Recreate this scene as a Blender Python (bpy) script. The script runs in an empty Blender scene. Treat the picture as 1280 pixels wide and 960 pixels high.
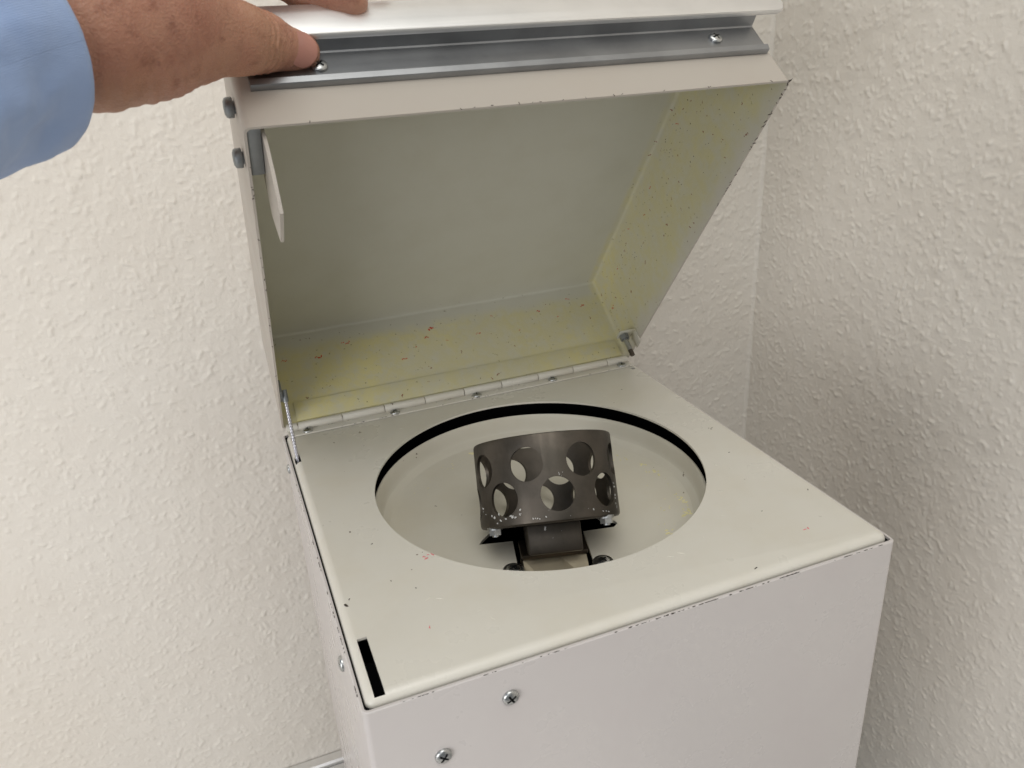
import bpy, bmesh, math, random
import numpy as np
from mathutils import Vector, Matrix
from mathutils import noise as mnoise

rnd = random.Random(7)
npr = np.random.default_rng(11)
S = bpy.context.scene
C = S.collection
R = math.radians

# ------------------------------------------------------------------ camera
cam_d = bpy.data.cameras.new("camera")
cam = bpy.data.objects.new("camera", cam_d); C.objects.link(cam)
cam.location = (-0.02225, -0.27246, 0.26554)
cam.rotation_euler = (R(66.3542), R(3.0260), R(-21.5322))
cam_d.sensor_width = 36.0
cam_d.lens = 995.05 / 1280 * 36
cam_d.clip_start = 0.01
cam_d.clip_end = 50
cam_d.dof.use_dof = True
cam_d.dof.focus_distance = 0.50
cam_d.dof.aperture_fstop = 20.0
S.camera = cam

# ------------------------------------------------------------------ light
world = bpy.data.worlds.new("World"); S.world = world; world.use_nodes = True
bg = world.node_tree.nodes["Background"]
bg.inputs[0].default_value = (0.94, 0.975, 0.98, 1); bg.inputs[1].default_value = 0.225

def area(name, loc, target, size, power, col):
    l = bpy.data.lights.new(name, 'AREA'); l.shape = 'RECTANGLE'
    l.size, l.size_y = size; l.energy = power; l.color = col
    o = bpy.data.objects.new(name, l); C.objects.link(o)
    o.location = loc
    o.rotation_euler = (Vector(target) - Vector(loc)).to_track_quat('-Z', 'Y').to_euler()
    return o
WARM = (0.99, 0.97, 0.915)
area("ceiling_lamp", (-0.20, -0.28, 1.80), (0.0, -0.1, 0.0), (1.2, 0.8), 7.6, WARM)
area("ceiling_lamp", (-0.10, -0.90, 1.60), (0.0, 0.1, 0.0), (1.1, 0.8), 9.0, WARM)
area("fill_lamp", (-0.55, -1.40, 0.80), (-0.05, 0.1, 0.0), (0.9, 0.9), 2.3, (0.97, 0.98, 1.0))  # unseen front-left fill, added to even out the light
area("fill_lamp", (-0.95, -0.65, 0.12), (-0.15, 0.3, -0.1), (0.7, 0.7), 8.2, (1.0, 0.98, 0.96))  # unseen fill added low on the left to brighten the back wall

vs = S.view_settings
vs.view_transform = 'Standard'; vs.look = 'None'; vs.gamma = 1.0; vs.exposure = 0.0
vs.use_curve_mapping = False

# ------------------------------------------------------------------ helpers
def lin(r, g, b):
    f = lambda c: (c / 255 / 12.92) if c / 255 <= .04045 else ((c / 255 + .055) / 1.055) ** 2.4
    return (f(r), f(g), f(b), 1)

class NT:
    """small node-tree helper"""
    def __init__(self, name):
        self.m = bpy.data.materials.new(name); self.m.use_nodes = True
        self.t = self.m.node_tree; self.b = self.t.nodes["Principled BSDF"]
    def n(self, kind, **kw):
        nd = self.t.nodes.new(kind)
        for k, v in kw.items():
            if k.startswith('i_'):
                key = k[2:]
                key = int(key) if key.isdigit() else key
                nd.inputs[key].default_value = v
            else: setattr(nd, k, v)
        return nd
    def l(self, a, b): self.t.links.new(a, b)
    def set(self, key, v):
        if hasattr(v, 'is_linked'): self.l(v, self.b.inputs[key])
        else: self.b.inputs[key].default_value = v
    def coord(self, kind='Object'): return self.n('ShaderNodeTexCoord').outputs[kind]
    def noise(self, vec, scale, detail=3, rough=.5, dist=0):
        nd = self.n('ShaderNodeTexNoise'); self.l(vec, nd.inputs['Vector'])
        nd.inputs['Scale'].default_value = scale; nd.inputs['Detail'].default_value = detail
        nd.inputs['Roughness'].default_value = rough; nd.inputs['Distortion'].default_value = dist
        return nd.outputs['Fac']
    def ramp(self, fac, a, b, ca=0., cb=1.):
        nd = self.n('ShaderNodeMapRange'); nd.interpolation_type = 'SMOOTHSTEP'
        self.l(fac, nd.inputs['Value'])
        for k, v in zip(('From Min', 'From Max', 'To Min', 'To Max'), (a, b, ca, cb)): nd.inputs[k].default_value = v
        return nd.outputs[0]
    def math(self, op, a, b=0.):
        nd = self.n('ShaderNodeMath', operation=op)
        for i, v in enumerate((a, b)):
            if hasattr(v, 'is_linked'): self.l(v, nd.inputs[i])
            else: nd.inputs[i].default_value = v
        return nd.outputs[0]
    def mix(self, fac, a, b):
        nd = self.n('ShaderNodeMix', data_type='RGBA')
        for k, v in ((0, fac), (6, a), (7, b)):
            if hasattr(v, 'is_linked'): self.l(v, nd.inputs[k])
            else: nd.inputs[k].default_value = v
        return nd.outputs[2]
    def xyz(self, vec):
        nd = self.n('ShaderNodeSeparateXYZ'); self.l(vec, nd.inputs[0]); return nd.outputs
    def bump(self, h, strength, dist):
        nd = self.n('ShaderNodeBump'); nd.inputs['Strength'].default_value = strength
        nd.inputs['Distance'].default_value = dist; self.l(h, nd.inputs['Height'])
        self.l(nd.outputs[0], self.b.inputs['Normal'])
    def specks(self, vec, scale, size, keep):
        """sparse small marks: voronoi cells, some of them carrying a dot"""
        nn = self.n('ShaderNodeTexNoise'); self.l(vec, nn.inputs['Vector']); nn.inputs['Scale'].default_value = scale * 2.2
        ad = self.n('ShaderNodeMixRGB'); ad.blend_type = 'LINEAR_LIGHT'; ad.inputs[0].default_value = .6 / scale
        self.l(vec, ad.inputs[1]); self.l(nn.outputs['Color'], ad.inputs[2])
        v = self.n('ShaderNodeTexVoronoi'); self.l(ad.outputs[0], v.inputs['Vector']); v.inputs['Scale'].default_value = scale
        near = self.math('LESS_THAN', v.outputs['Distance'], size)
        sep = self.n('ShaderNodeSeparateColor'); self.l(v.outputs['Color'], sep.inputs[0])
        return self.math('MULTIPLY', near, self.math('LESS_THAN', sep.outputs[0], keep))

def paint(name, col, rough=.42, grime=(.93, .90, .84), coat=0., speck=True):
    t = NT(name); v = t.coord()
    n1 = t.noise(v, 14, 5, .6); n2 = t.noise(v, 160, 3)
    c = t.mix(t.ramp(n1, .42, .72, 0, .55), col, tuple(col[i] * grime[i] for i in range(3)) + (1,))
    if speck:
        sp = t.specks(v, 95, .10, .10)
        c = t.mix(t.math('MULTIPLY', sp, .8), c, lin(95, 78, 62))
    t.set('Base Color', c)
    t.set('Roughness', t.ramp(n1, .3, .7, rough - .05, rough + .08))
    t.b.inputs['Coat Weight'].default_value = coat
    h = t.math('ADD', t.math('ADD', t.math('MULTIPLY', t.noise(v, 700, 2), .25), t.math('MULTIPLY', n2, .5)), t.math('MULTIPLY', t.noise(v, 22, 2), 5.))
    t.bump(h, .05, .0005)
    return t.m

M = {}
M['plate'] = paint('plate_paint', lin(215, 212, 203), .30)
M['housing'] = paint('housing_paint', lin(203, 198, 196), .28, (.97, .95, .96), speck=False)
M['bowl'] = paint('bowl_enamel', lin(213, 209, 197), .36)
M['lid_out'] = paint('lid_outer_paint', lin(182, 175, 166), .42, (.97, .94, .91), speck=False)

def wall_mat():
    t = NT('woodchip_wallpaper'); v = t.coord()
    c = t.mix(t.ramp(t.noise(v, 5, 3), .35, .7), lin(228, 223, 215), lin(224, 218, 209))
    t.set('Base Color', c); t.set('Roughness', .72)
    t.b.inputs['Specular IOR Level'].default_value = .35
    t.bump(t.math('ADD', t.noise(v, 330, 4, .65), t.math('MULTIPLY', t.noise(v, 1300, 3), .5)), .42, .0009)
    return t.m
M['wall'] = wall_mat()

def lid_inner():
    t = NT('lid_inner_paint_with_residue'); v = t.coord(); x, y, z = t.xyz(v)
    n1 = t.noise(v, 26, 5, .62); n2 = t.noise(v, 120, 4, .6); n3 = t.noise(v, 9, 3)
    base = t.mix(t.ramp(n1, .4, .7, 0, .5), lin(192, 191, 179), lin(186, 184, 170))
    jit = t.math('MULTIPLY', t.math('SUBTRACT', n1, .5), .028)
    zj = t.math('ADD', z, jit)
    # residue sits on the walls, not on the wide panel
    side = t.math('MAXIMUM', t.ramp(x, .286, .2915), t.ramp(x, .0095, .004))
    sidez = t.math('MULTIPLY', t.ramp(zj, -.006, .018), t.ramp(zj, .094, .074))
    back = t.math('MULTIPLY', t.ramp(y, -.010, -.004), t.ramp(zj, .076, .060))
    dust = t.math('MAXIMUM', t.math('MULTIPLY', side, sidez), back)
    dust = t.math('MULTIPLY', dust, t.math('MULTIPLY', t.ramp(n2, .2, .62, .5, 1.), t.ramp(t.noise(v, 60, 6, .7), .3, .6, .6, 1.)))
    mp = t.n('ShaderNodeMapping'); mp.inputs['Scale'].default_value = (10, 34, 3.5); t.l(v, mp.inputs[0])
    dust = t.math('MULTIPLY', dust, t.ramp(t.noise(mp.outputs[0], 4, 5, .6), .32, .62, .75, 1.))
    grey = t.math('MULTIPLY', side, t.ramp(zj, .016, -.002))
    c = t.mix(t.math('MULTIPLY', dust, 1.0), base, t.mix(t.ramp(n3, .4, .6), lin(206, 198, 144), lin(196, 190, 150)))
    c = t.mix(t.math('MULTIPLY', grey, .6), c, lin(198, 192, 182))
    # dark paint chips, mostly on the side wall
    walls = t.math('MAXIMUM', side, t.ramp(y, -.010, -.004))
    sp = t.math('MULTIPLY', t.specks(v, 170, .13, .09), walls)
    sp2 = t.math('MULTIPLY', t.specks(v, 330, .18, .10), walls)
    c = t.mix(t.math('MULTIPLY', sp2, .75), c, lin(104, 92, 58))
    c = t.mix(t.math('MULTIPLY', sp, .9), c, lin(120, 56, 36))
    t.set('Base Color', c); t.set('Roughness', t.ramp(dust, 0, 1, .45, .85))
    h = t.math('ADD', t.math('MULTIPLY', n2, t.math('ADD', dust, .05)), t.math('MULTIPLY', t.noise(v, 800, 2), .25))
    t.bump(h, .35, .0008)
    return t.m
M['lid_in'] = lid_inner()

def metal(name, col, rough, scratch=(1, 1, 1), bump=.06, var=.12):
    t = NT(name); v = t.coord()
    mp = t.n('ShaderNodeMapping'); mp.inputs['Scale'].default_value = scratch; t.l(v, mp.inputs[0])
    n = t.noise(mp.outputs[0], 90, 4, .6); n2 = t.noise(v, 35, 4)
    t.set('Metallic', 1.0)
    t.set('Base Color', t.mix(t.ramp(n2, .3, .75), col, tuple(c * (1 - var * 2) for c in col[:3]) + (1,)))
    t.set('Roughness', t.ramp(n, .25, .75, rough - .07, rough + .09))
    t.bump(n, bump, .0004)
    return t.m
M['alu'] = metal('brushed_aluminium', lin(158, 160, 163), .38, (.03, 1, 1), .10)
M['grip'] = metal('satin_anodised_grip', lin(240, 240, 240), .40, (.02, 1, 1), .04, .03)
M['zinc'] = metal('zinc_plated_steel', lin(190, 192, 192), .30)
M['cable'] = metal('steel_cable', lin(214, 214, 222), .28)
M['bracket'] = metal('grey_bracket_steel', lin(150, 154, 156), .5)
M['block'] = metal('worn_steel_block', lin(222, 210, 184), .40, (1, 1, .1), .2, .18)
M['block'].node_tree.nodes['Principled BSDF'].inputs['Metallic'].default_value = .55
M['darksteel'] = metal('dark_block_steel', lin(104, 96, 88), .45)

def drum_mat():
    t = NT('gunmetal_drum'); v = t.coord(); x, y, z = t.xyz(v)
    mp = t.n('ShaderNodeMapping'); mp.inputs['Scale'].default_value = (1, 1, .04); t.l(v, mp.inputs[0])
    n = t.noise(mp.outputs[0], 160, 4, .6); n2 = t.noise(v, 45, 4, .65); n3 = t.noise(v, 230, 4, .65)
    c = t.mix(t.ramp(n2, .3, .7), lin(92, 86, 79), lin(77, 73, 67))
    # white deposit near the base, in the rubbed spots
    rub = t.math('MULTIPLY', t.ramp(t.math('ADD', n3, t.math('MULTIPLY', n2, .5)), .93, 1.0), t.ramp(z, .017, .003))
    c = t.mix(rub, c, lin(206, 206, 206))
    t.set('Base Color', c); t.set('Metallic', t.ramp(rub, 0, 1, .92, .1))
    t.set('Roughness', t.math('ADD', t.ramp(n, .3, .7, .42, .52), t.math('MULTIPLY', rub, .3)))
    t.b.inputs['Anisotropic'].default_value = .15
    t.bump(n, .05, .0003)
    return t.m
M['drum'] = drum_mat()

def flat(name, col, rough=.6, spec=.5):
    t = NT(name); v = t.coord()
    n = t.noise(v, 60, 4)
    t.set('Base Color', t.mix(t.ramp(n, .3, .7), col, tuple(c * .82 for c in col[:3]) + (1,)))
    t.set('Roughness', rough); t.b.inputs['Specular IOR Level'].default_value = spec
    return t.m
M['black'] = flat('cavity_shade_black', (.004, .004, .005, 1), .9, .1)  # near-black colour stands in for shade inside the gap and cavity
M['socket'] = flat('dark_recess', (.012, .012, .012, 1), .7, .2)
M['chip'] = flat('bare_chipped_edge', lin(58, 48, 42), .6)
M['rust'] = flat('reddish_mark', lin(140, 62, 52), .7)
M['red'] = flat('red_residue', lin(204, 58, 34), .6)
M['pink'] = flat('pink_mark', lin(218, 128, 132), .6)
M['yellow'] = flat('yellow_residue', lin(238, 230, 182), .75)
M['whitechip'] = flat('white_deposit', lin(190, 190, 188), .7)
M['nail'] = flat('finger_nail', lin(178, 126, 112), .35)
M['table'] = paint('white_table_laminate', lin(222, 220, 218), .35, speck=False)

def skin():
    t = NT('skin'); v = t.coord()
    n = t.noise(v, 45, 5, .65); n2 = t.noise(v, 300, 4, .65); n3 = t.noise(v, 130, 4, .6)
    c = t.mix(t.ramp(n, .35, .68), lin(176, 129, 107), lin(164, 113, 93))
    c = t.mix(t.ramp(n3, .5, .72, 0, .5), c, lin(122, 72, 56))
    c = t.mix(t.ramp(t.noise(v, 18, 2), .45, .7, 0, .45), c, lin(160, 122, 94))
    t.set('Base Color', c); t.set('Roughness', .5)
    t.b.inputs['Subsurface Weight'].default_value = .25
    t.b.inputs['Subsurface Radius'].default_value = (.006, .0025, .0012)
    t.b.inputs['Subsurface Scale'].default_value = .6
    vo = t.n('ShaderNodeTexVoronoi'); t.l(v, vo.inputs['Vector']); vo.inputs['Scale'].default_value = 900
    t.bump(t.math('ADD', n2, t.math('MULTIPLY', vo.outputs['Distance'], .5)), .5, .0010)
    return t.m
M['skin'] = skin()

def cloth():
    t = NT('light_blue_cotton'); v = t.coord('UV'); o = t.coord()
    w1 = t.n('ShaderNodeTexWave'); w1.bands_direction = 'X'; w1.inputs['Scale'].default_value = 420; t.l(v, w1.inputs[0])
    w2 = t.n('ShaderNodeTexWave'); w2.bands_direction = 'Y'; w2.inputs['Scale'].default_value = 420; t.l(v, w2.inputs[0])
    w = t.math('ADD', w1.outputs['Fac'], w2.outputs['Fac'])
    n = t.noise(o, 18, 5, .6); n2 = t.noise(o, 70, 4)
    c = t.mix(t.ramp(n, .3, .7), lin(156, 180, 222), lin(146, 170, 214))
    t.set('Base Color', c); t.set('Roughness', .85)
    t.b.inputs['Sheen Weight'].default_value = .25
    t.bump(t.math('ADD', t.math('MULTIPLY', w, .10), t.math('ADD', n2, t.math('MULTIPLY', n, 2.))), .45, .0016)
    return t.m
M['cloth'] = cloth()

# ---- mesh helpers
def finish(me, mats, smooth=None):
    for m in (mats if isinstance(mats, (list, tuple)) else [mats]): me.materials.append(m)
    if smooth is not None:
        me.shade_smooth(); me.set_sharp_from_angle(angle=R(smooth))
def link(name, me, parent=None, loc=(0, 0, 0), rot=(0, 0, 0)):
    o = bpy.data.objects.new(name, me); C.objects.link(o)
    o.location = loc; o.rotation_euler = rot
    if parent: o.parent = parent
    return o
def from_bm(name, bm, mats, parent=None, smooth=None, loc=(0, 0, 0), rot=(0, 0, 0)):
    bmesh.ops.recalc_face_normals(bm, faces=bm.faces)
    me = bpy.data.meshes.new(name); bm.to_mesh(me); bm.free()
    finish(me, mats, smooth)
    return link(name, me, parent, loc, rot)
def empty(name, loc, parent=None, rot=(0, 0, 0)):
    o = bpy.data.objects.new(name, None); C.objects.link(o); o.location = loc; o.rotation_euler = rot
    o.empty_display_size = .02
    if parent: o.parent = parent
    return o
def box(bm, a, b, bevel=0, seg=2):
    r = bmesh.ops.create_cube(bm, size=1)
    a, b = Vector(a), Vector(b); c = (a + b) / 2; d = b - a
    for v in r['verts']: v.co = Vector((v.co.x * d.x + c.x, v.co.y * d.y + c.y, v.co.z * d.z + c.z))
    if bevel:
        es = list({e for v in r['verts'] for e in v.link_edges})
        bmesh.ops.bevel(bm, geom=es, offset=bevel, segments=seg, profile=.5, affect='EDGES')
def cyl(bm, a, b, r1, r2=None, n=24, caps=True):
    a, b = Vector(a), Vector(b); r2 = r1 if r2 is None else r2
    q = (b - a).to_track_quat('Z', 'Y')
    A, B = [], []
    for i in range(n):
        t = 2 * math.pi * i / n; d = Vector((math.cos(t), math.sin(t), 0))
        A.append(bm.verts.new(a + q @ (d * r1))); B.append(bm.verts.new(b + q @ (d * r2)))
    for i in range(n): bm.faces.new((A[i], A[(i + 1) % n], B[(i + 1) % n], B[i]))
    if caps: bm.faces.new(A[::-1]); bm.faces.new(B)
def lathe(bm, prof, n=64, closed=False):
    """prof = [(r, z)...] about the z axis"""
    rings = []
    for r, z in prof:
        if r < 1e-7: rings.append([bm.verts.new((0, 0, z))])
        else: rings.append([bm.verts.new((r * math.cos(2 * math.pi * i / n), r * math.sin(2 * math.pi * i / n), z)) for i in range(n)])
    pairs = list(zip(rings[:-1], rings[1:])) + ([(rings[-1], rings[0])] if closed else [])
    for A, B in pairs:
        if len(A) == 1 and len(B) == 1: continue
        for i in range(n):
            j = (i + 1) % n
            if len(A) == 1: bm.faces.new((A[0], B[i], B[j]))
            elif len(B) == 1: bm.faces.new((A[i], A[j], B[0]))
            else: bm.faces.new((A[i], A[j], B[j], B[i]))
def prism(bm, poly, axis, a, b):
    """extrude a 2D polygon along an axis; poly coordinates are the other two axes in order"""
    def P(p, t):
        return {'x': (t, p[0], p[1]), 'y': (p[0], t, p[1]), 'z': (p[0], p[1], t)}[axis]
    A = [bm.verts.new(P(p, a)) for p in poly]; B = [bm.verts.new(P(p, b)) for p in poly]
    n = len(poly)
    for i in range(n): bm.faces.new((A[i], A[(i + 1) % n], B[(i + 1) % n], B[i]))
    bm.faces.new(A[::-1]); bm.faces.new(B)
def evaluated(o):
    dg = bpy.context.evaluated_depsgraph_get(); dg.update()
    return bpy.data.meshes.new_from_object(o.evaluated_get(dg), depsgraph=dg)
def apply_mods(o, smooth=None):
    me = evaluated(o); o.modifiers.clear(); old = o.data; o.data = me; bpy.data.meshes.remove(old)
    if smooth is not None: me.shade_smooth(); me.set_sharp_from_angle(angle=R(smooth))
def cut(o, bm, smooth=None, solver='EXACT'):
    bmesh.ops.recalc_face_normals(bm, faces=bm.faces)
    me = bpy.data.meshes.new('cutter'); bm.to_mesh(me); bm.free()
    k = link('cutter', me)
    k.matrix_world = o.matrix_world.copy() if not o.parent else Matrix()
    # cutters are given in the object's own space
    pm = o.parent; mw = None
    if pm: o.parent = None; keep = (o.location.copy(), o.rotation_euler.copy()); o.location = (0, 0, 0); o.rotation_euler = (0, 0, 0)
    md = o.modifiers.new('cut', 'BOOLEAN'); md.object = k; md.operation = 'DIFFERENCE'; md.solver = solver
    bpy.context.view_layer.update()
    apply_mods(o, smooth)
    if pm: o.parent = pm; o.location, o.rotation_euler = keep
    bpy.data.objects.remove(k); bpy.data.meshes.remove(me)

# ------------------------------------------------------------------ setting: walls and table
TZ = -0.440          # table top
YB, XR = 0.400, 0.507  # back wall, right wall

def chips_field(nu, nv, step, density):
    """relief of woodchip wallpaper: painted-over slivers of many sizes on a slightly uneven ground"""
    H = np.zeros((nv, nu), np.float32)
    area_m = nu * nv * step * step
    patch = npr.random((24, 24)); patch = (patch + np.roll(patch, 1, 0) + np.roll(patch, 1, 1)) / 3
    for kind, dens in (('big', density), ('small', density * 1.7)):
        for _ in range(int(area_m * dens)):
            cx, cy = npr.random() * nu, npr.random() * nv
            if kind == 'big':
                L, w, h = npr.uniform(.0015, .0036), npr.uniform(.0008, .0015), npr.uniform(.00022, .00072)
            else:
                L, w, h = npr.uniform(.0008, .0017), npr.uniform(.0007, .0012), npr.uniform(.00012, .00042)
            if npr.random() > .42 + .75 * patch[min(int(cy / nv * 24), 23), min(int(cx / nu * 24), 23)]: continue
            h *= 1.02; th = npr.random() * math.pi; bend = npr.uniform(-.45, .45)
            rad = int((L * 1.5) / step) + 2
            x0, x1 = max(0, int(cx) - rad), min(nu, int(cx) + rad + 1)
            y0, y1 = max(0, int(cy) - rad), min(nv, int(cy) + rad + 1)
            if x1 <= x0 or y1 <= y0: continue
            X, Y = np.meshgrid((np.arange(x0, x1) - cx) * step, (np.arange(y0, y1) - cy) * step)
            a = (X * math.cos(th) + Y * math.sin(th)) / L
            b = (-X * math.sin(th) + Y * math.cos(th)) / w - bend * (a * a - .4) * 1.6
            wv = 1 - .35 * a
            d = np.sqrt(np.abs(a) ** 2.6 + np.abs(b / wv.clip(.5, 1.5)) ** 2.2)
            s = np.clip((1.28 - d) / .65, 0, 1); s = s * s * (3 - 2 * s)
            H[y0:y1, x0:x1] = np.maximum(H[y0:y1, x0:x1], 0) * (1 - .35 * s) + h * s * (1 - .15 * a)
    # soft ground
    g = npr.standard_normal((nv // 6 + 3, nu // 6 + 3)).astype(np.float32)
    g = np.kron(g, np.ones((6, 6), np.float32))[:nv, :nu]
    for _ in range(4):
        g = (g + np.roll(g, 2, 0) + np.roll(g, -2, 0) + np.roll(g, 2, 1) + np.roll(g, -2, 1)) / 5
    H = H + g * .00022
    Hs = (H * 8 + np.roll(H, 1, 0) + np.roll(H, -1, 0) + np.roll(H, 1, 1) + np.roll(H, -1, 1)) / 12
    return Hs

def wall(name, u0, u1, v0, v1, ext_u, ext_v, place, core, step=.0011):
    """fine relief in the part near the machine, plain flat paper beyond it; place(u, v, h) -> xyz arrays"""
    nu, nv = int((u1 - u0) / step) + 1, int((v1 - v0) / step) + 1
    H = chips_field(nu, nv, step, 23500)
    us = np.linspace(u0, u1, nu); vs_ = np.linspace(v0, v1, nv)
    iu = np.array([i for i in range(nu) if core[0] < us[i] < core[1] or i % 2 == 0 or i == nu - 1])
    iv = np.array([i for i in range(nv) if core[2] < vs_[i] < core[3] or i % 2 == 0 or i == nv - 1])
    us, vs_, H = us[iu], vs_[iv], H[np.ix_(iv, iu)]; nu, nv = len(us), len(vs_)
    eu = np.array(ext_u, float); ev = np.array(ext_v, float)
    U = np.concatenate([eu[eu < u0], us, eu[eu > u1]]); V = np.concatenate([vs_, ev])
    HH = np.zeros((len(V), len(U)), np.float32); k = int((eu < u0).sum()); HH[:nv, k:k + nu] = H
    UU, VV = np.meshgrid(U, V)
    d = np.clip((XR - UU) if name == 'wall_back' else (UU + YB), 0, 1)   # paper rounds off in the inner corner
    rf = .0035; HH = HH + np.where(d < rf, rf - np.sqrt(np.maximum(rf ** 2 - (rf - d) ** 2, 0)), 0) * .9
    P = np.stack(place(UU, VV, HH), -1).reshape(-1, 3).astype(np.float32)
    n, m = len(U), len(V)
    idx = np.arange(n * m).reshape(m, n)
    F = np.stack([idx[:-1, :-1], idx[:-1, 1:], idx[1:, 1:], idx[1:, :-1]], -1).reshape(-1, 4).astype(np.int32)
    me = bpy.data.meshes.new(name)
    me.vertices.add(len(P)); me.vertices.foreach_set('co', P.ravel())
    me.loops.add(F.size); me.loops.foreach_set('vertex_index', F.ravel())
    me.polygons.add(len(F)); me.polygons.foreach_set('loop_start', np.arange(0, F.size, 4, dtype=np.int32))
    me.polygons.foreach_set('loop_total', np.full(len(F), 4, np.int32))
    me.update(calc_edges=True)
    me.materials.append(M['wall']); me.shade_smooth()
    o = link(name, me); o['kind'] = 'structure'
    return o
o = wall('wall_back', -.50, XR, -.62, .46, [-1.4, -1.0, -.7], [.6, .9, 1.3],
         lambda u, v, h: (u, np.full_like(u, YB) - h, v), (-.34, 1, -.46, .36))
o = wall('wall_right', -YB, .26, -.62, .46, [.5, .9, 1.3], [.6, .9, 1.3],
         lambda u, v, h: (np.full_like(u, XR) - h, -u, v), (-1, .04, -.46, .36))

W_T = .312
t = empty('table', (0, 0, TZ))
t['label'] = 'white laminate table top under the centrifuge, metal strip along the wall'; t['category'] = 'table'
bm = bmesh.new(); box(bm, (-1.2, -.45, -.028), (W_T, YB - .014, 0), .0015)
from_bm('table_top', bm, M['table'], t, 40)
bm = bmesh.new(); prism(bm, [(YB - .0135, -.02), (YB - .0135, .0028), (YB - .0115, .0048), (YB - .0015, .0048), (YB - .0015, -.02)], 'x', -1.2, W_T)
from_bm('wall_strip', bm, M['grip'], t, 40)

# ------------------------------------------------------------------ the centrifuge
W, D = .300, .2941
HX, HY, HR = .15085, .1558, .1084
cf = empty('centrifuge', (W / 2, D / 2, TZ))
cf['label'] = 'cream metal benchtop centrifuge with its lid held open, dark perforated drum inside'
cf['category'] = 'centrifuge'
OFF = Vector((-W / 2, -D / 2, -TZ))          # world -> centrifuge space
def on(o): o.location = Vector(o.location) + OFF; o.parent = cf; return o

def rrect(x0, x1, y0, y1, r, seg=6):
    pts = []
    for cx, cy, a0 in ((x1 - r, y0 + r, -90), (x1 - r, y1 - r, 0), (x0 + r, y1 - r, 90), (x0 + r, y0 + r, 180)):
        for i in range(seg + 1):
            a = R(a0 + 90 * i / seg); pts.append((cx + r * math.cos(a), cy + r * math.sin(a)))
    return pts
# housing: a folded sheet mantle standing on feet
bm = bmesh.new()
oz = -.0035
O = rrect(-.0008, W + .0008, 0, D + .004, .0032); I = rrect(.0008, W - .0008, .0016, D + .0024, .0018)
rings = []
for poly, z in ((O, TZ + .008), (O, oz - .0006), (rrect(-.0003, W + .0003, .0005, D + .0035, .0029), oz), (I, oz), (I, TZ + .008)):
    rings.append([bm.verts.new((x, y, z)) for x, y in poly])
n = len(O)
for A, B in zip(rings, rings[1:] + rings[:1]):
    for i in range(n): bm.faces.new((A[i], A[(i + 1) % n], B[(i + 1) % n], B[i]))
on(from_bm('housing', bm, M['housing'], None, 35))
bm = bmesh.new(); box(bm, (.002, .003, TZ + .010), (W - .002, D + .001, TZ + .012))
on(from_bm('base_panel', bm, M['housing'], None))
for fx in (.03, W - .03):
    for fy in (.03, D - .03):
        bm = bmesh.new(); cyl(bm, (fx, fy, TZ), (fx, fy, TZ + .010), .012, .010, 20)
        on(from_bm('foot', bm, M['socket'], None, 40))

# top plate: sheet folded down round its edges, with the round opening, the latch slot and two small holes
bm = bmesh.new()
pr_ = .0052
prof = [(0.0, -.016), (0.0, -pr_)]
prof += [(pr_ * (1 - math.cos(R(a))), -pr_ + pr_ * math.sin(R(a))) for a in (15, 30, 45, 60, 75, 90)]
rings = []
for ins, z in prof:
    r = max(.0042 - ins * .55, .0012)
    rings.append([bm.verts.new((x, y, z)) for x, y in rrect(.0017 + ins, W - .0012 - ins, .0033 + ins, D - .0015 - ins, r)])
n = len(rings[0])
for A, B in zip(rings, rings[1:]):
    for i in range(n): bm.faces.new((A[i], A[(i + 1) % n], B[(i + 1) % n], B[i]))
bm.faces.new(rings[-1])
plate = from_bm('top_plate', bm, M['plate'], None, 35)
md = plate.modifiers.new('s', 'SOLIDIFY'); md.thickness = .0015; md.offset = -1
apply_mods(plate)
bm = bmesh.new(); cyl(bm, (HX, HY, -.01), (HX, HY, .01), HR, n=160)
box(bm, (.0062, .0052, -.03), (.0112, .0450, .01))
box(bm, (.0028, .2425, -.03), (.0070, .2535, .01))
cyl(bm, (.2915, .2795, -.01), (.2915, .2795, .01), .0021, n=20)
cut(plate, bm, 30)
on(plate)

# black strip added in the gap between plate and housing, standing for its shade
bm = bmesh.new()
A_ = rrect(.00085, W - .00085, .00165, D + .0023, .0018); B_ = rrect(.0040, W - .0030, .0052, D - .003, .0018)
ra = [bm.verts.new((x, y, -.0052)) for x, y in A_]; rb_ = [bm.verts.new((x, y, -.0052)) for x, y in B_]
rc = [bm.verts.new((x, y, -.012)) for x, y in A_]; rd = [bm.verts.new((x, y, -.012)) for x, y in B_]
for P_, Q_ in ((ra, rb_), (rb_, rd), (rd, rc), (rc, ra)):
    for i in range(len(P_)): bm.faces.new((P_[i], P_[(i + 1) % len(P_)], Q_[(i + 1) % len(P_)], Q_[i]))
on(from_bm('gap_shade_strip', bm, M['black'], None))
# black liner added below the plate, painting in the shade of the cavity
bm = bmesh.new(); lathe(bm, [(.133, -.0018), (.133, -.075), (.0, -.075)], 72)
c_ = from_bm('cavity_shade_liner', bm, M['black'], None, 40, (HX, HY, 0)); on(c_)
bm = bmesh.new(); box(bm, (.0045, .0042, -.055), (.013, .0465, -.018)); on(from_bm('latch_box', bm, M['black'], None))
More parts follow.
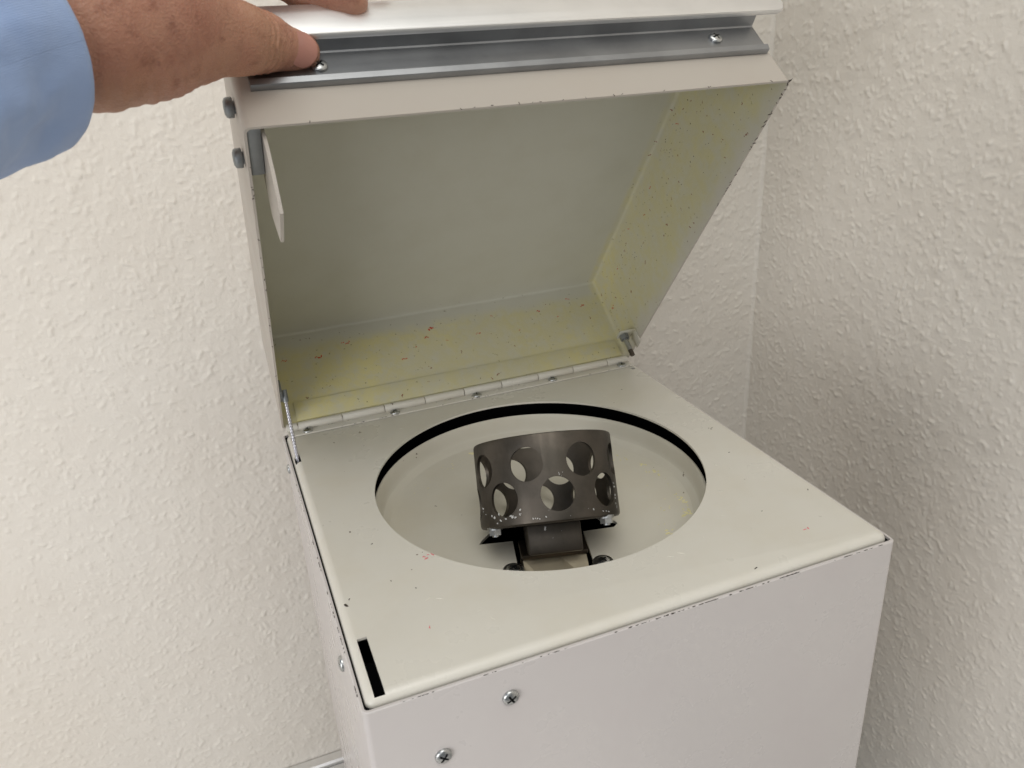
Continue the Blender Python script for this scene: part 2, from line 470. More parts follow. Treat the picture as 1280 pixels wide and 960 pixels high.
# bowl
PHI = R(-15)
bz = -.0278
bm = bmesh.new()
prof = [(.1104, -.0125), (.1101, -.0117), (.1094, -.0115), (.1089, -.0121)]
prof += [(.1081, -.0155), (.1076, -.018)]
fr = .0085
prof += [(.1071 - fr + fr * math.cos(R(a)), bz + fr - fr * math.sin(R(a))) for a in (8, 22, 38, 54, 70, 90)]
prof += [(.09, bz + .0001), (.0, bz - .0004)]
inner = prof
outer = [(0., bz - .0024), (.098, bz - .002), (.1085, bz + .006), (.1098, -.016)]
lathe(bm, inner + outer, 120, closed=False)
# close the outside to the rim
bowl = from_bm('bowl', bm, M['bowl'], None, 35, (0, 0, 0))
bm = bmesh.new()
T = [(-.0445, -.0368), (-.0232, -.0368), (-.0232, -.092), (.0226, -.092), (.0226, -.0345), (.043, -.0335), (.0462, -.030), (.0450, -.0265), (.036, -.0215), (.031, -.0118), (-.031, -.0118), (-.036, -.0240), (-.0425, -.0325)]
cs, sn = math.cos(PHI), math.sin(PHI)
prism(bm, [(u * cs - v * sn, u * sn + v * cs) for u, v in T], 'z', bz - .01, bz + .005)
cut(bowl, bm, 35)
bowl.location = (HX, HY, 0); on(bowl)

# ---- rotor parts: the drum on its neck and block
TILT = R(33.88)
rb = Vector((0, -.0479, -.0103))
def rotor_matrix_loc(P):
    return Vector((HX + P[0] * cs - P[1] * sn, HY + P[0] * sn + P[1] * cs, P[2]))
bm = bmesh.new()
DR, DH, th = .0429, .0516, .0020
prof = [(DR - .0030, 0), (DR - .0012, .0004), (DR - .0003, .0013), (DR, .0028), (DR, DH - .0016), (DR - .0004, DH - .0004), (DR - .001, DH),
        (DR - th, DH - .0003), (DR - th, .0030)]
lathe(bm, prof + [(0, .0030), ], 128)
# bottom disc
bmesh.ops.contextual_create(bm, geom=[e for e in bm.edges if e.is_boundary])
drum = from_bm('drum', bm, M['drum'], None, 30)
bm = bmesh.new()
for k in range(8):
    for a0, hh in ((-110.5, .0346), (-88.2, .0161)):
        a = R(a0 + 45 * k); d = Vector((math.cos(a), math.sin(a), 0))
        cyl(bm, d * .034 + Vector((0, 0, hh)), d * .05 + Vector((0, 0, hh)), .0099, n=40)
cut(drum, bm, 30)
# tilt: drum axis leans back by TILT in the rotor frame
drum.rotation_mode = 'XYZ'
drum.rotation_euler = (-TILT, 0, PHI)
drum.location = rotor_matrix_loc(rb)
on(drum)
# children of the drum in drum space
bm = bmesh.new(); box(bm, (-.0163, -.0150, -.0178), (.0163, .012, .0004), .0015, 2)
from_bm('neck', bm, M['drum'], drum, 35)
def hexbolt(bm, z0, z1, r):
    pts = [(r * math.cos(R(60 * i)), r * math.sin(R(60 * i))) for i in range(6)]
    prism(bm, pts, 'z', z0, z1)
for x, y in ((-.0350, -.0150), (.0300, -.0250)):
    bm = bmesh.new(); hexbolt(bm, -.0036, -.0004, .0039); cyl(bm, (0, 0, -.0006), (0, 0, .0012), .0046, n=24); cyl(bm, (0, 0, -.0046), (0, 0, -.0034), .0020, n=16)
    from_bm('bolt', bm, M['zinc'], drum, 35, (x, y, 0), (0, 0, rnd.random()))
# white deposit flakes stuck to hole edges and the foot of the drum
bm = bmesh.new()
def fleck(bm, P, N, size, rr, nsides=6, elong=1.6, along=None):
    """small irregular raised flake lying on a surface with normal N"""
    N = Vector(N).normalized(); q = N.to_track_quat('Z', 'Y'); th0 = rr.random() * 6.28
    if along is not None:
        l_ = q.inverted() @ Vector(along); th0 = math.atan2(l_.y, l_.x)
    ring, top = [], []
    for i in range(nsides):
        a = 2 * math.pi * i / nsides; r = size * rr.uniform(.45, 1.1)
        x, y = r * math.cos(a) * elong, r * math.sin(a) / elong
        x, y = x * math.cos(th0) - y * math.sin(th0), x * math.sin(th0) + y * math.cos(th0)
        ring.append(bm.verts.new(Vector(P) + q @ Vector((x, y, -.00005))))
        top.append(bm.verts.new(Vector(P) + q @ Vector((x * .8, y * .8, .00012 + size * .08))))
    for i in range(nsides): bm.faces.new((ring[i], ring[(i + 1) % nsides], top[(i + 1) % nsides], top[i]))
    bm.faces.new(top)
rr = random.Random(3)
for a, h, s, n_, da, dh in [(-126, .0058, .8, 9, 6, .0005), (-119, .0080, .7, 6, 1.5, .0018), (-142, .0060, .9, 6, 5, .0015), (-107, .0034, .9, 4, 3, .0003), (-101, .0035, .7, 2, 2, .0003),
                            (-84, .0274, .6, 5, 5, .0006), (-160, .0125, .9, 4, 3, .002), (-27, .0135, 1.0, 6, 2, .004), (-62, .0068, .6, 3, 4, .0008), (-45, .0040, .8, 3, 4, .0006)]:
    for _ in range(n_):
        aa = R(a + rr.gauss(0, da * .6)); hh = h + rr.gauss(0, dh); d = Vector((math.cos(aa), math.sin(aa), 0))
        fleck(bm, d * (DR + .00004) + Vector((0, 0, max(hh, .003))), d, .0009 * s * rr.uniform(.35, 1.1), rr, 8, 1.35)
f_ = from_bm('white_deposit', bm, M['whitechip'], drum); f_['kind'] = 'stuff'

# block under the neck
def rotor_part(name, bm, mat, smooth=35):
    o = from_bm(name, bm, mat, None, smooth, (HX, HY, 0), (0, 0, PHI)); return on(o)
bm = bmesh.new()
# bright block with chamfered front: three facets
z1, z0 = -.0262, -.046
top = [(-.0215, -.058), (.0215, -.058), (.0215, -.040), (-.0215, -.040)]
mid = [(-.0215, -.0600), (-.006, -.0760), (.007, -.0760), (.0215, -.0600)]
vt = {}
def V(x, y, z): return bm.verts.new((x, y, z))
a1, a2, b2, b1 = V(-.0195, -.0590, z1), V(.0195, -.0590, z1), V(.0195, -.040, z1), V(-.0195, -.040, z1)
c1, c2, c3, c4 = V(-.0195, -.078, z1 - .0085), V(-.006, -.084, z1 - .0045), V(.008, -.084, z1 - .0045), V(.0195, -.078, z1 - .0085)
g1, g2 = V(-.0010, -.0590, z1 + .0002), V(.0020, -.0590, z1 + .0002)
e1, e2, e3, e4 = V(-.0195, -.078, z0), V(.0195, -.078, z0), V(.0195, -.040, z0), V(-.0195, -.040, z0)
for f in ((a1, g1, g2, a2, b2, b1), (a1, c1, c2, g1), (g1, c2, c3, g2), (g2, c3, c4, a2), (c1, e1, e2, c4, c3, c2), (a1, b1, e4, e1, c1), (a2, c4, e2, e3, b2), (b1, b2, e3, e4), (e1, e4, e3, e2)):
    bm.faces.new(f)
blk = rotor_part('carrier_block', bm, M['block'], 5)
bm = bmesh.new(); box(bm, (-.0205, -.0612, -.0262), (.0205, -.044, -.0228), .0006)
rotor_part('carrier_bar', bm, M['darksteel'])

# ---- screws: pan head with a cross recess, made once and shared
def cross_screw_mesh(r, h, mat):
    bm = bmesh.new()
    prof = [(r, 0), (r, h * .35)] + [(r * math.cos(R(a)), h * .35 + h * .65 * math.sin(R(a))) for a in (20, 40, 58, 74)] + [(0, h)]
    lathe(bm, [(0, -.001), (r, -.001)] + prof, 32)
    o = from_bm('screw', bm, [mat, M['socket']], None, 45)
    bm = bmesh.new()
    w, l = r * .13, r * .62
    box(bm, (-l, -w, h * .45), (l, w, h * 2)); cut(o, bm)
    bm = bmesh.new(); box(bm, (-w, -l, h * .45), (w, l, h * 2)); cut(o, bm, 40)
    for p in o.data.polygons:
        c = p.center
        if abs(c.z - h * .45) < 1e-5: p.material_index = 1
    me = o.data; bpy.data.objects.remove(o); return me
scr = cross_screw_mesh(.0042, .0024, M['zinc'])
def screw(loc, normal, spin, me=scr, parent=None, name='screw', s=1.):
    q = Vector(normal).to_track_quat('Z', 'Y') @ Matrix.Rotation(spin, 3, 'Z').to_quaternion()
    o = link(name, me); o.rotation_mode = 'XYZ'; o.rotation_euler = q.to_euler(); o.location = loc; o.scale = (s, s, s)
    if parent: o.parent = parent
    else: on(o)
    return o
screw((.0681, 0, -.0216), (0, -1, 0), .5); screw((.0328, 0, -.0432), (0, -1, 0), .9)
screw((-.0008, .270, -.018), (-1, 0, 0), .3, s=.85); screw((-.0008, .0660, -.0300), (-1, 0, 0), .7)
for u, v in ((-.0262, -.0670), (.0280, -.0690)):
    P = rotor_matrix_loc((u, v, bz)); screw(P, (0, 0, 1), .4, s=1.05)
    bm = bmesh.new(); lathe(bm, [(.0030, 0), (.0030, .0009), (.0061, .0009), (.0064, .0005), (.0064, 0)], 32)
    on(from_bm('washer', bm, M['zinc'], None, 35, P))

# ------------------------------------------------------------------ lid (its own space: y runs from the hinge forward as -y, z into the lid)
AL = R(51.88)
DL, LH = .2937, .0837
LX0, LX1 = .0003, .2960
lidZ = .0034
bm = bmesh.new(); 
r = bmesh.ops.create_cube(bm, size=1)
for v in bm.verts: v.co = Vector((LX0 + (v.co.x + .5) * (LX1 - LX0), -DL + (v.co.y + .5) * DL, (v.co.z + .5) * LH))
bmesh.ops.delete(bm, geom=[f for f in bm.faces if f.calc_center_median().z < .001], context='FACES_ONLY')
es = [e for e in bm.edges if not e.is_boundary]
bmesh.ops.bevel(bm, geom=es, offset=.0036, segments=4, profile=.5, affect='EDGES')
lid = from_bm('lid', bm, [M['lid_out'], M['lid_in']], None, 35)
md = lid.modifiers.new('s', 'SOLIDIFY'); md.thickness = .0013; md.offset = -1; md.material_offset = 1; md.material_offset_rim = 0
apply_mods(lid, 35)
lid.location = (0, D, lidZ); lid.rotation_euler = (-AL, 0, 0)
on(lid)

# handle rail: aluminium extrusion screwed on the front panel
Y0 = -DL - .0002
bm = bmesh.new()
zb = .0238
# section in (y, z): flange on the panel with a small lip, then the web standing out
sec = [(Y0, zb), (Y0 - .0030, zb), (Y0 - .0033, zb + .0002), (Y0 - .0042, zb + .0030), (Y0 - .0038, zb + .0034), (Y0 - .0020, zb + .0036),
       (Y0 - .0020, .0442), (Y0 - .0026, .0450), (Y0 - .0098, .0458), (Y0 - .0098, .0482), (Y0, .0482)]
prism(bm, sec, 'x', .0077, .2918)
rail = from_bm('handle_rail', bm, M['alu'], lid, 35, (0, 0, -.0014))
bm = bmesh.new()
# grip: rounded plate parallel to the panel, longer than the flange, lower edge rolled
def grip_poly():
    pts = []
    x0, x1, z0, z1, rr_ = -.012, .3105, .0445, .0660, .0055
    for cx, cz, a0 in ((x1 - rr_, z0 + rr_, -90), (x1 - rr_, z1 - rr_, 0), (x0 + rr_, z1 - rr_, 90), (x0 + rr_, z0 + rr_, 180)):
        for i in range(7):
            a = R(a0 + 15 * i); pts.append((cx + rr_ * math.cos(a), cz + rr_ * math.sin(a)))
    return pts
prism(bm, grip_poly(), 'y', Y0 - .0125, Y0 - .0095)
es = [e for e in bm.edges if abs(e.verts[0].co.y - e.verts[1].co.y) < 1e-6]
bmesh.ops.bevel(bm, geom=es, offset=.0012, segments=3, profile=.5, affect='EDGES')
from_bm('grip', bm, M['grip'], lid, 40, (0, 0, -.0014))
for x, z in ((.0411, .0335), (.2625, .0350)): screw((x, Y0 - .0020, z), (0, -1, 0), .6 + x * 5, parent=lid, s=.95)
# bolts through the left side holding the latch bracket
bm = bmesh.new()
lathe(bm, [(0, -.001), (.0030, -.001), (.0030, .0008), (.0046, .0008), (.0048, .0012), (.0048, .0034), (.0044, .0044), (.0030, .0051), (0, .0053)], 36)
o = from_bm('bolt', bm, M['bracket'], None, 50)
panh = o.data; bpy.data.objects.remove(o)
for y, z in ((-.2790, .0300), (-.2600, .0165)):
    screw((LX0, y, z), (-1, 0, 0), .4, me=panh, parent=lid, name='bolt')
bm = bmesh.new(); box(bm, (LX0 + .0014, -.2905, .002), (LX0 + .0078, -.262, .036), .0006)
from_bm('latch_bracket', bm, M['bracket'], lid, 35)
bm = bmesh.new()
prism(bm, [(-.285, .036), (-.288, -.006), (-.284, -.022), (-.277, -.0365), (-.250, -.0300), (-.2415, -.006), (-.247, .006), (-.256, .022), (-.262, .036)], 'x', .0083, .0099)
from_bm('latch_tongue', bm, M['lid_out'], lid, 35)
# stud with nut on a tab in the back right corner
bm = bmesh.new(); box(bm, (.2795, -.0335, .0078), (.2945, -.0235, .0092), .0004)
box(bm, (.2931, -.0335, -.004), (.2945, -.0235, .0085), .0004)
from_bm('stud_tab', bm, M['lid_in'], lid, 35)
bm = bmesh.new(); cyl(bm, (.2840, -.0285, .0095), (.2840, -.0285, -.0075), .0021, n=20)
from_bm('stud', bm, M['zinc'], lid, 35)
bm = bmesh.new(); cyl(bm, (.2840, -.0285, -.0072), (.2840, -.0285, -.0128), .0020, n=20)
from_bm('stud_tip', bm, M['darksteel'], lid, 35)
bm = bmesh.new(); hexbolt(bm, 0, .0040, .0040)
from_bm('nut', bm, M['bracket'], lid, 35, (.2840, -.0285, .0032), (0, 0, .3))

# hinge: two leaves, ten knuckles, five screws
bm = bmesh.new(); box(bm, (.0035, .2830, .0002), (.2945, .2925, .0014), .0003)
on(from_bm('hinge_leaf', bm, M['plate'], None, 35))
bm = bmesh.new(); box(bm, (.012, -.0026, .003), (.2895, -.0014, .0195), .0003)
from_bm('hinge_leaf', bm, M['lid_in'], lid, 35)
edges = [.0028, .0117, .0452, .0784, .1111, .1440, .1762, .2088, .2408, .2732, .2935]
for i, (a, b) in enumerate(zip(edges, edges[1:])):
    bm = bmesh.new(); cyl(bm, (a + .0003, D - .0008, .0036), (b - .0003, D - .0008, .0036), .0031, n=28)
    es = [e for e in bm.edges if len(e.link_faces) == 2 and any(len(f.verts) > 8 for f in e.link_faces)]
    bmesh.ops.bevel(bm, geom=es, offset=.0003, segments=2, profile=.5, affect='EDGES')
    on(from_bm('hinge_knuckle', bm, M['plate'], None, 40))
for x in (.0180, .0853, .1530, .2199, .2850): screw((x, .2870, .0012), (0, 0, 1), x * 9, s=.92)

# check cable: four twisted strands from the lid's left wall to the small hole
def tube(bm, pts, r, n=8):
    rings = []
    for i, P in enumerate(pts):
        d = (Vector(pts[min(i + 1, len(pts) - 1)]) - Vector(pts[max(i - 1, 0)])).normalized(); q = d.to_track_quat('Z', 'Y')
        rr_ = r[i] if isinstance(r, (list, tuple)) else r
        rings.append([bm.verts.new(Vector(P) + q @ Vector((rr_ * math.cos(2 * math.pi * k / n), rr_ * math.sin(2 * math.pi * k / n), 0))) for k in range(n)])
    for A, B in zip(rings, rings[1:]):
        for k in range(n): bm.faces.new((A[k], A[(k + 1) % n], B[(k + 1) % n], B[k]))
    bm.faces.new(rings[0][::-1]); bm.faces.new(rings[-1])
lm = Matrix.Translation((0, D, lidZ)) @ Matrix.Rotation(-AL, 4, 'X')
ctop = lm @ Vector((.0052, -.0430, .0025)); cbot = Vector((.0049, .2478, -.012))
ax = (cbot - ctop); q = ax.to_track_quat('Z', 'Y')
bm = bmesh.new()
for k in range(4):
    pts = []
    for i in range(61):
        s = i / 60; a = k * math.pi / 2 + s * 2 * math.pi * 6.5
        pts.append(ctop + ax * s + q @ Vector((.00072 * math.cos(a), .00072 * math.sin(a), 0)))
    tube(bm, pts, .00066, 7)
on(from_bm('check_cable', bm, M['cable'], None, 60))
bm = bmesh.new(); cyl(bm, ctop - ax * .10, ctop + ax * .06, .0021, n=18)
on(from_bm('cable_ferrule', bm, M['bracket'], None, 40))
bm = bmesh.new(); box(bm, (LX0 + .0013, -.053, .001), (.0036, -.040, .012), .0005)
from_bm('cable_anchor', bm, M['bracket'], lid, 35)

# ---- marks and residue
bm = bmesh.new(); rr = random.Random(5)
for x, z, s in ((.0387, .056, 1.1), (.0625, .0648, 1.4), (.1358, .0639, 1.6), (.1295, .0562, 1.1), (.1052, .0399, .8), (.1724, .0512, .8), (.0125, .0583, .9), (.2327, .0626, .9), (.2633, .0697, .9), (.2484, .0533, .7), (.19, .066, .5), (.145, .05, .5), (.118, .049, .5), (.21, .047, .5), (.275, .060, 1.2)):
    dx = rr.uniform(-1, 1); 
    for k in range(rr.choice((3, 4, 5))):
        fleck(bm, (x + (k - 1.5) * .0011 * s, -.00138, z + math.sin(k * 1.7 + dx) * .0007 * s), (0, -1, 0), .0009 * s * rr.uniform(.5, 1.1), rr, 7, 1.3)
for y, z, s in ((-.016, .045, 1.3), (-.05, .062, 1.), (-.09, .070, .8), (-.14, .068, .8), (-.255, .072, 1.4), (-.20, .07, .7), (-.118, .06, .7)):
    for k in range(3):
        fleck(bm, (LX1 - .00138, y + k * .0013 * s, z + rr.uniform(-1, 1) * .0012), (-1, 0, 0), .0007 * s * rr.uniform(.5, 1.), rr, 7, 1.3)
o = from_bm('red_residue', bm, M['red'], lid); o['kind'] = 'stuff'
bm = bmesh.new()
for _ in range(95):
    y = -rr.random() * .28; z = rr.betavariate(4, 1.7) * .078
    fleck(bm, (LX1 - .00138, y, z), (-1, 0, 0), rr.uniform(.0002, .0005), rr, 5, 1.4)
for _ in range(30):
    fleck(bm, (rr.uniform(.01, .285), -.00138, rr.uniform(.022, .070)), (0, -1, 0), rr.uniform(.0002, .0005), rr, 5, 1.4)
# chipped paint along the rim
for _ in range(70):
    t_ = rr.random(); side = rr.choice((0, 1, 1, 2))
    if side == 0: fleck(bm, (LX0 + t_ * (LX1 - LX0), -DL - .00002, rr.uniform(.0001, .0007)), (0, -1, 0), rr.uniform(.0003, .0007), rr, 6, 2.2)
    elif side == 1: fleck(bm, (LX1 - rr.uniform(.0002, .0012), -DL * (1 - .35 * t_ * t_), -.00002), (0, 0, -1), rr.uniform(.0004, .0009), rr, 6, 2)
    else: fleck(bm, (LX0 + rr.uniform(.0002, .0011), -DL * rr.uniform(.25, 1), -.00002), (0, 0, -1), rr.uniform(.0003, .0007), rr, 6, 2)
o = from_bm('paint_chips', bm, M['chip'], lid); o['kind'] = 'stuff'

bm = bmesh.new()
def run_chip(p, q, N, n, s):
    p, q = Vector(p), Vector(q)
    cl = [(rr.random() ** 1.3, rr.uniform(.01, .05)) for _ in range(7)]
    for _ in range(n):
        c0, sp = rr.choice(cl); t_ = min(1, max(0, rr.gauss(c0, sp))); P = p.lerp(q, t_); fleck(bm, P, N, s * rr.uniform(.3, 1.35), rr, 8, rr.uniform(1.5, 3.), q - p)
run_chip((W - .002, .0002, -.0037), (.12, .0002, -.0037), (0, -.8, .6), 90, .00055)
run_chip((.012, .0002, -.0037), (.14, .0002, -.0037), (0, -.8, .6), 18, .0005)
run_chip((-.0005, .012, -.0037), (-.0005, .27, -.0037), (-.8, 0, .6), 45, .0006)
run_chip((.006, .2829, .0012), (.29, .2829, .0012), (0, -1, .3), 28, .0005)
run_chip((.006, .2902, .0013), (.29, .2902, .0013), (0, 0, 1), 14, .0005)
for x, y, s in ((.0065, .0726, 1.2), (.0433, .071, .5), (.0306, .1214, .6), (.2898, .0593, .6), (.2131, .0088, .8), (.0088, .0770, .6), (.2755, .1200, .5), (.2500, .0520, .4), (.262, .2450, .5)):
    fleck(bm, (x, y, .00001), (0, 0, 1), .0011 * s, rr, 7, 1.7)
o = on(from_bm('paint_chips', bm, M['chip'], None)); o['kind'] = 'stuff'
bm = bmesh.new()
for _ in range(46):
    a_ = rr.uniform(0, 6.28); r_ = HR + abs(rr.gauss(0, .02)) + .001
    x, y = (HX + r_ * math.cos(a_), HY + r_ * math.sin(a_)) if rr.random() < .5 else (rr.uniform(.01, .29), rr.uniform(.012, .27))
    if math.hypot(x - HX, y - HY) < HR + .001 or not (.009 < x < .291 and .010 < y < .275) or (x < .016 and y < .05): continue
    fleck(bm, (x, y, -.00001), (0, 0, 1), rr.uniform(.0004, .0010), rr, 8, rr.uniform(1.3, 3.5))
M['scuff'] = flat('pale_scuff', lin(226, 222, 212), .6)
o = on(from_bm('pale_scuffs', bm, M['scuff'], None)); o['kind'] = 'stuff'
bm = bmesh.new()
for k in range(6): fleck(bm, (.0575 + rr.uniform(-.003, .003), .0955 + rr.uniform(-.0016, .0016), .00001), (0, 0, 1), rr.uniform(.0005, .0012), rr, 7, 1.5)
for x, y in ((.0414, .0382), (.2595, .026), (.262, .0265), (.128, .118)): fleck(bm, (x, y, .00001), (0, 0, 1), .0009, rr, 7, 1.7)
o = on(from_bm('pink_mark', bm, M['pink'], None)); o['kind'] = 'stuff'
bm = bmesh.new()
for x, y, s in ((.2368, .1085, 2.4), (.2324, .1054, 2.), (.2123, .0907, 2.), (.2215, .0922, 1.6), (.243, .1600, 1.7), (.2400, .172, 1.3), (.2390, .163, 1.1), (.2396, .1218, 1.2), (.2405, .1277, 1.), (.2405, .117, 1.), (.1339, .2480, 1.8), (.2300, .196, 1.), (.2320, .186, .9), (.2218, .1159, .8), (.2395, .1141, 1.)):
    for k in range(5):
        px, py = x + rr.gauss(0, .0016), y + rr.gauss(0, .0020)
        fleck(bm, (px, py, bz + .00012), (0, 0, 1), .0008 * s * rr.uniform(.4, 1.3), rr, 7, 1.4)
for _ in range(60):
    a = rr.uniform(-.9, 2.6); r_ = rr.uniform(.078, .096); fleck(bm, (HX + r_ * math.cos(a), HY + r_ * math.sin(a), bz + .0001), (0, 0, 1), rr.uniform(.0002, .0006), rr, 6, 1.4)
o = on(from_bm('yellow_flakes', bm, M['yellow'], None)); o['kind'] = 'stuff'

# ------------------------------------------------------------------ the person: left hand on the grip, shirt sleeve
thumb = [(.0346, .1407, .2636, .0078), (.0281, .1402, .265, .0094), (.0184, .1348, .2682, .0122), (.0066, .1263, .2707, .0146), (-.0099, .1182, .2726, .0174), (-.0281, .1086, .2751, .0215)]
palm = [(-.0345, .1086, .2801, .0302), (-.0506, .0975, .2759, .0292), (-.0689, .0885, .2746, .0264), (-.0913, .0663, .2692, .0256)]
index = [(.0634, .153, .2848, .0074), (.0556, .1594, .2860, .0084), (.0435, .1640, .2905, .0094), (.0316, .1640, .2995, .0104), (.0112, .1579, .3121, .0109), (-.0181, .1479, .3098, .0146), (-.045, .12, .295, .025)]
middle = [(.0807, .1701, .2983, .0072), (.0709, .1786, .3039, .0085), (.0554, .1862, .3128, .0096), (.0374, .1877, .3219, .0106), (.0097, .1772, .3273, .012), (-.0229, .1597, .3189, .0155), (-.050, .122, .295, .024)]
ring = [(.0845, .1878, .3143, .007), (.0748, .1971, .3217, .0083), (.0566, .2034, .3308, .0094), (.036, .2031, .3388, .0104), (.0056, .1895, .3405, .0117), (-.0312, .1598, .325, .0153), (-.056, .122, .298, .023)]
little = [(.073, .2024, .3317, .0062), (.0647, .2086, .3383, .007), (.0461, .2121, .3462, .0082), (.0271, .2096, .3507, .0092), (-.0032, .1945, .3493, .0113), (-.0397, .1521, .3269, .0148), (-.060, .12, .298, .022)]

def iso_mesh(groups, step, blend, extra):
    """smooth union of tapered capsule chains turned into one closed mesh (surface nets)"""
    allp = np.array([p for g in groups for p in g])
    lo = (allp[:, :3] - allp[:, 3:4]).min(0) - .006; hi = (allp[:, :3] + allp[:, 3:4]).max(0) + .006
    nx, ny, nz = np.ceil((hi - lo) / step).astype(int) + 1
    X, Y, Z = np.meshgrid(*[lo[i] + step * np.arange(k) for i, k in enumerate((nx, ny, nz))], indexing='ij')
    X, Y, Z = X.astype(np.float32), Y.astype(np.float32), Z.astype(np.float32)
    F = None
    for g, k_in in zip(groups, blend):
        G = None
        for a, b in zip(g, g[1:]):
            A = np.array(a[:3], np.float32); d = np.array(b[:3], np.float32) - A; L2 = float(d @ d)
            t_ = np.clip(((X - A[0]) * d[0] + (Y - A[1]) * d[1] + (Z - A[2]) * d[2]) / L2, 0, 1)
            e = np.sqrt((X - A[0] - d[0] * t_) ** 2 + (Y - A[1] - d[1] * t_) ** 2 + (Z - A[2] - d[2] * t_) ** 2) - (a[3] + (b[3] - a[3]) * t_)
            if G is None: G = e
            else:
                k = .004; h = np.clip(.5 + .5 * (e - G) / k, 0, 1); G = e * (1 - h) + G * h - k * h * (1 - h)
        if F is None: F = G
        else:
            k = k_in; h = np.clip(.5 + .5 * (G - F) / k, 0, 1); F = G * (1 - h) + F * h - k * h * (1 - h)
    F = F + extra(X, Y, Z)
    ins = F < 0
    # surface nets
    c = [F[i:nx - 1 + i, j:ny - 1 + j, l:nz - 1 + l] for i in (0, 1) for j in (0, 1) for l in (0, 1)]
    off = [(i, j, l) for i in (0, 1) for j in (0, 1) for l in (0, 1)]
    s = sum((q < 0).astype(np.int8) for q in c); act = (s > 0) & (s < 8)
    ids = -np.ones(act.shape, np.int64); ids[act] = np.arange(act.sum())
    P = np.zeros((act.sum(), 3)); cnt = np.zeros(act.sum())
    for e0 in range(8):
        for e1 in range(e0 + 1, 8):
            dlt = [abs(off[e0][i] - off[e1][i]) for i in range(3)]
            if sum(dlt) != 1: continue
            f0, f1 = c[e0][act], c[e1][act]; m = (f0 < 0) != (f1 < 0)
            tt = f0[m] / (f0[m] - f1[m])
            P[m] += np.array(off[e0]) + tt[:, None] * (np.array(off[e1]) - np.array(off[e0])); cnt[m] += 1
    P /= cnt[:, None]
    base = np.argwhere(act); P = lo + (P + base) * step
    Q = []
    for ax_ in range(3):
        sl0 = [slice(1, -1)] * 3; sl1 = [slice(1, -1)] * 3
        sl0[ax_] = slice(0, -1); sl1[ax_] = slice(1, None)
        a, b = ins[tuple(sl0)], ins[tuple(sl1)]
        for flip in (False, True):
            E = np.argwhere((a & ~b) if not flip else (~a & b))
            if not len(E): continue
            o1, o2 = [i for i in range(3) if i != ax_]
            E = E.copy(); E[:, o1] += 1; E[:, o2] += 1
            qd = []
            for d1, d2 in ((-1, -1), (0, -1), (0, 0), (-1, 0)):
                k = E.copy(); k[:, o1] += d1; k[:, o2] += d2; qd.append(ids[k[:, 0], k[:, 1], k[:, 2]])
            qd = np.stack(qd, 1)
            if flip != (ax_ == 1): qd = qd[:, ::-1]
            Q.append(qd)
    return P, np.concatenate(Q)

TH = [np.array(p[:3]) for p in thumb]
def creases(X, Y, Z):
    """fine folds across the thumb joint"""
    A = TH[2] * .65 + TH[3] * .35; d = TH[1] - TH[3]; d = d / np.linalg.norm(d)
    s = (X - A[0]) * d[0] + (Y - A[1]) * d[1] + (Z - A[2]) * d[2]
    r2 = np.sqrt((X - A[0]) ** 2 + (Y - A[1]) ** 2 + (Z - A[2]) ** 2)
    w = np.exp(-(s / .0062) ** 2) * np.clip(1 - (r2 - .016) / .008, 0, 1)
    wob = .0009 * np.sin(Z * 420 + X * 130)
    f = .0008 * w * np.cos((s + wob) / .0036 * 2 * np.pi)
    # folds at the root of the thumb and the wrist
    for (bx, by, bz_), dirv, wid, per, amp in (((-.026, .100, .262), (.75, .35, .55), .010, .0052, .0006), ((-.055, .088, .262), (.95, .3, .0), .012, .0070, .0005)):
        dv = np.array(dirv) / np.linalg.norm(dirv)
        s2 = (X - bx) * dv[0] + (Y - by) * dv[1] + (Z - bz_) * dv[2]
        r3 = np.sqrt((X - bx) ** 2 + (Y - by) ** 2 + (Z - bz_) ** 2)
        f = f + amp * np.exp(-(r3 / .022) ** 2) * np.cos((s2 + .0012 * np.sin(Z * 300 + Y * 170)) / per * 2 * np.pi)
    # slight unevenness of the flesh
    f = f + .0006 * np.sin(X * 95 + Y * 60 + 1) * np.sin(Y * 85 + Z * 70) + .0003 * np.sin(X * 230 + Z * 190) * np.sin(Y * 260 + X * 90)
    return f.astype(np.float32)
P, Q = iso_mesh([palm, thumb, index, middle, ring, little], .0011, [0, .013, .007, .005, .005, .005], creases)
pc = np.array([-.055, .098, TZ])
me = bpy.data.meshes.new('person')
me.from_pydata([tuple(v) for v in (P - pc)], [], Q.tolist()); me.update()
bm = bmesh.new(); bm.from_mesh(me); bmesh.ops.recalc_face_normals(bm, faces=bm.faces)
for _ in range(2): bmesh.ops.smooth_vert(bm, verts=bm.verts, factor=.4, use_axis_x=True, use_axis_y=True, use_axis_z=True)
bm.to_mesh(me); bm.free()
me.materials.append(M['skin']); me.shade_smooth()
person = link('person', me, None, tuple(pc))
person['label'] = 'person in a light blue shirt sleeve, hand lifting the lid by its metal grip'
person['category'] = 'person'

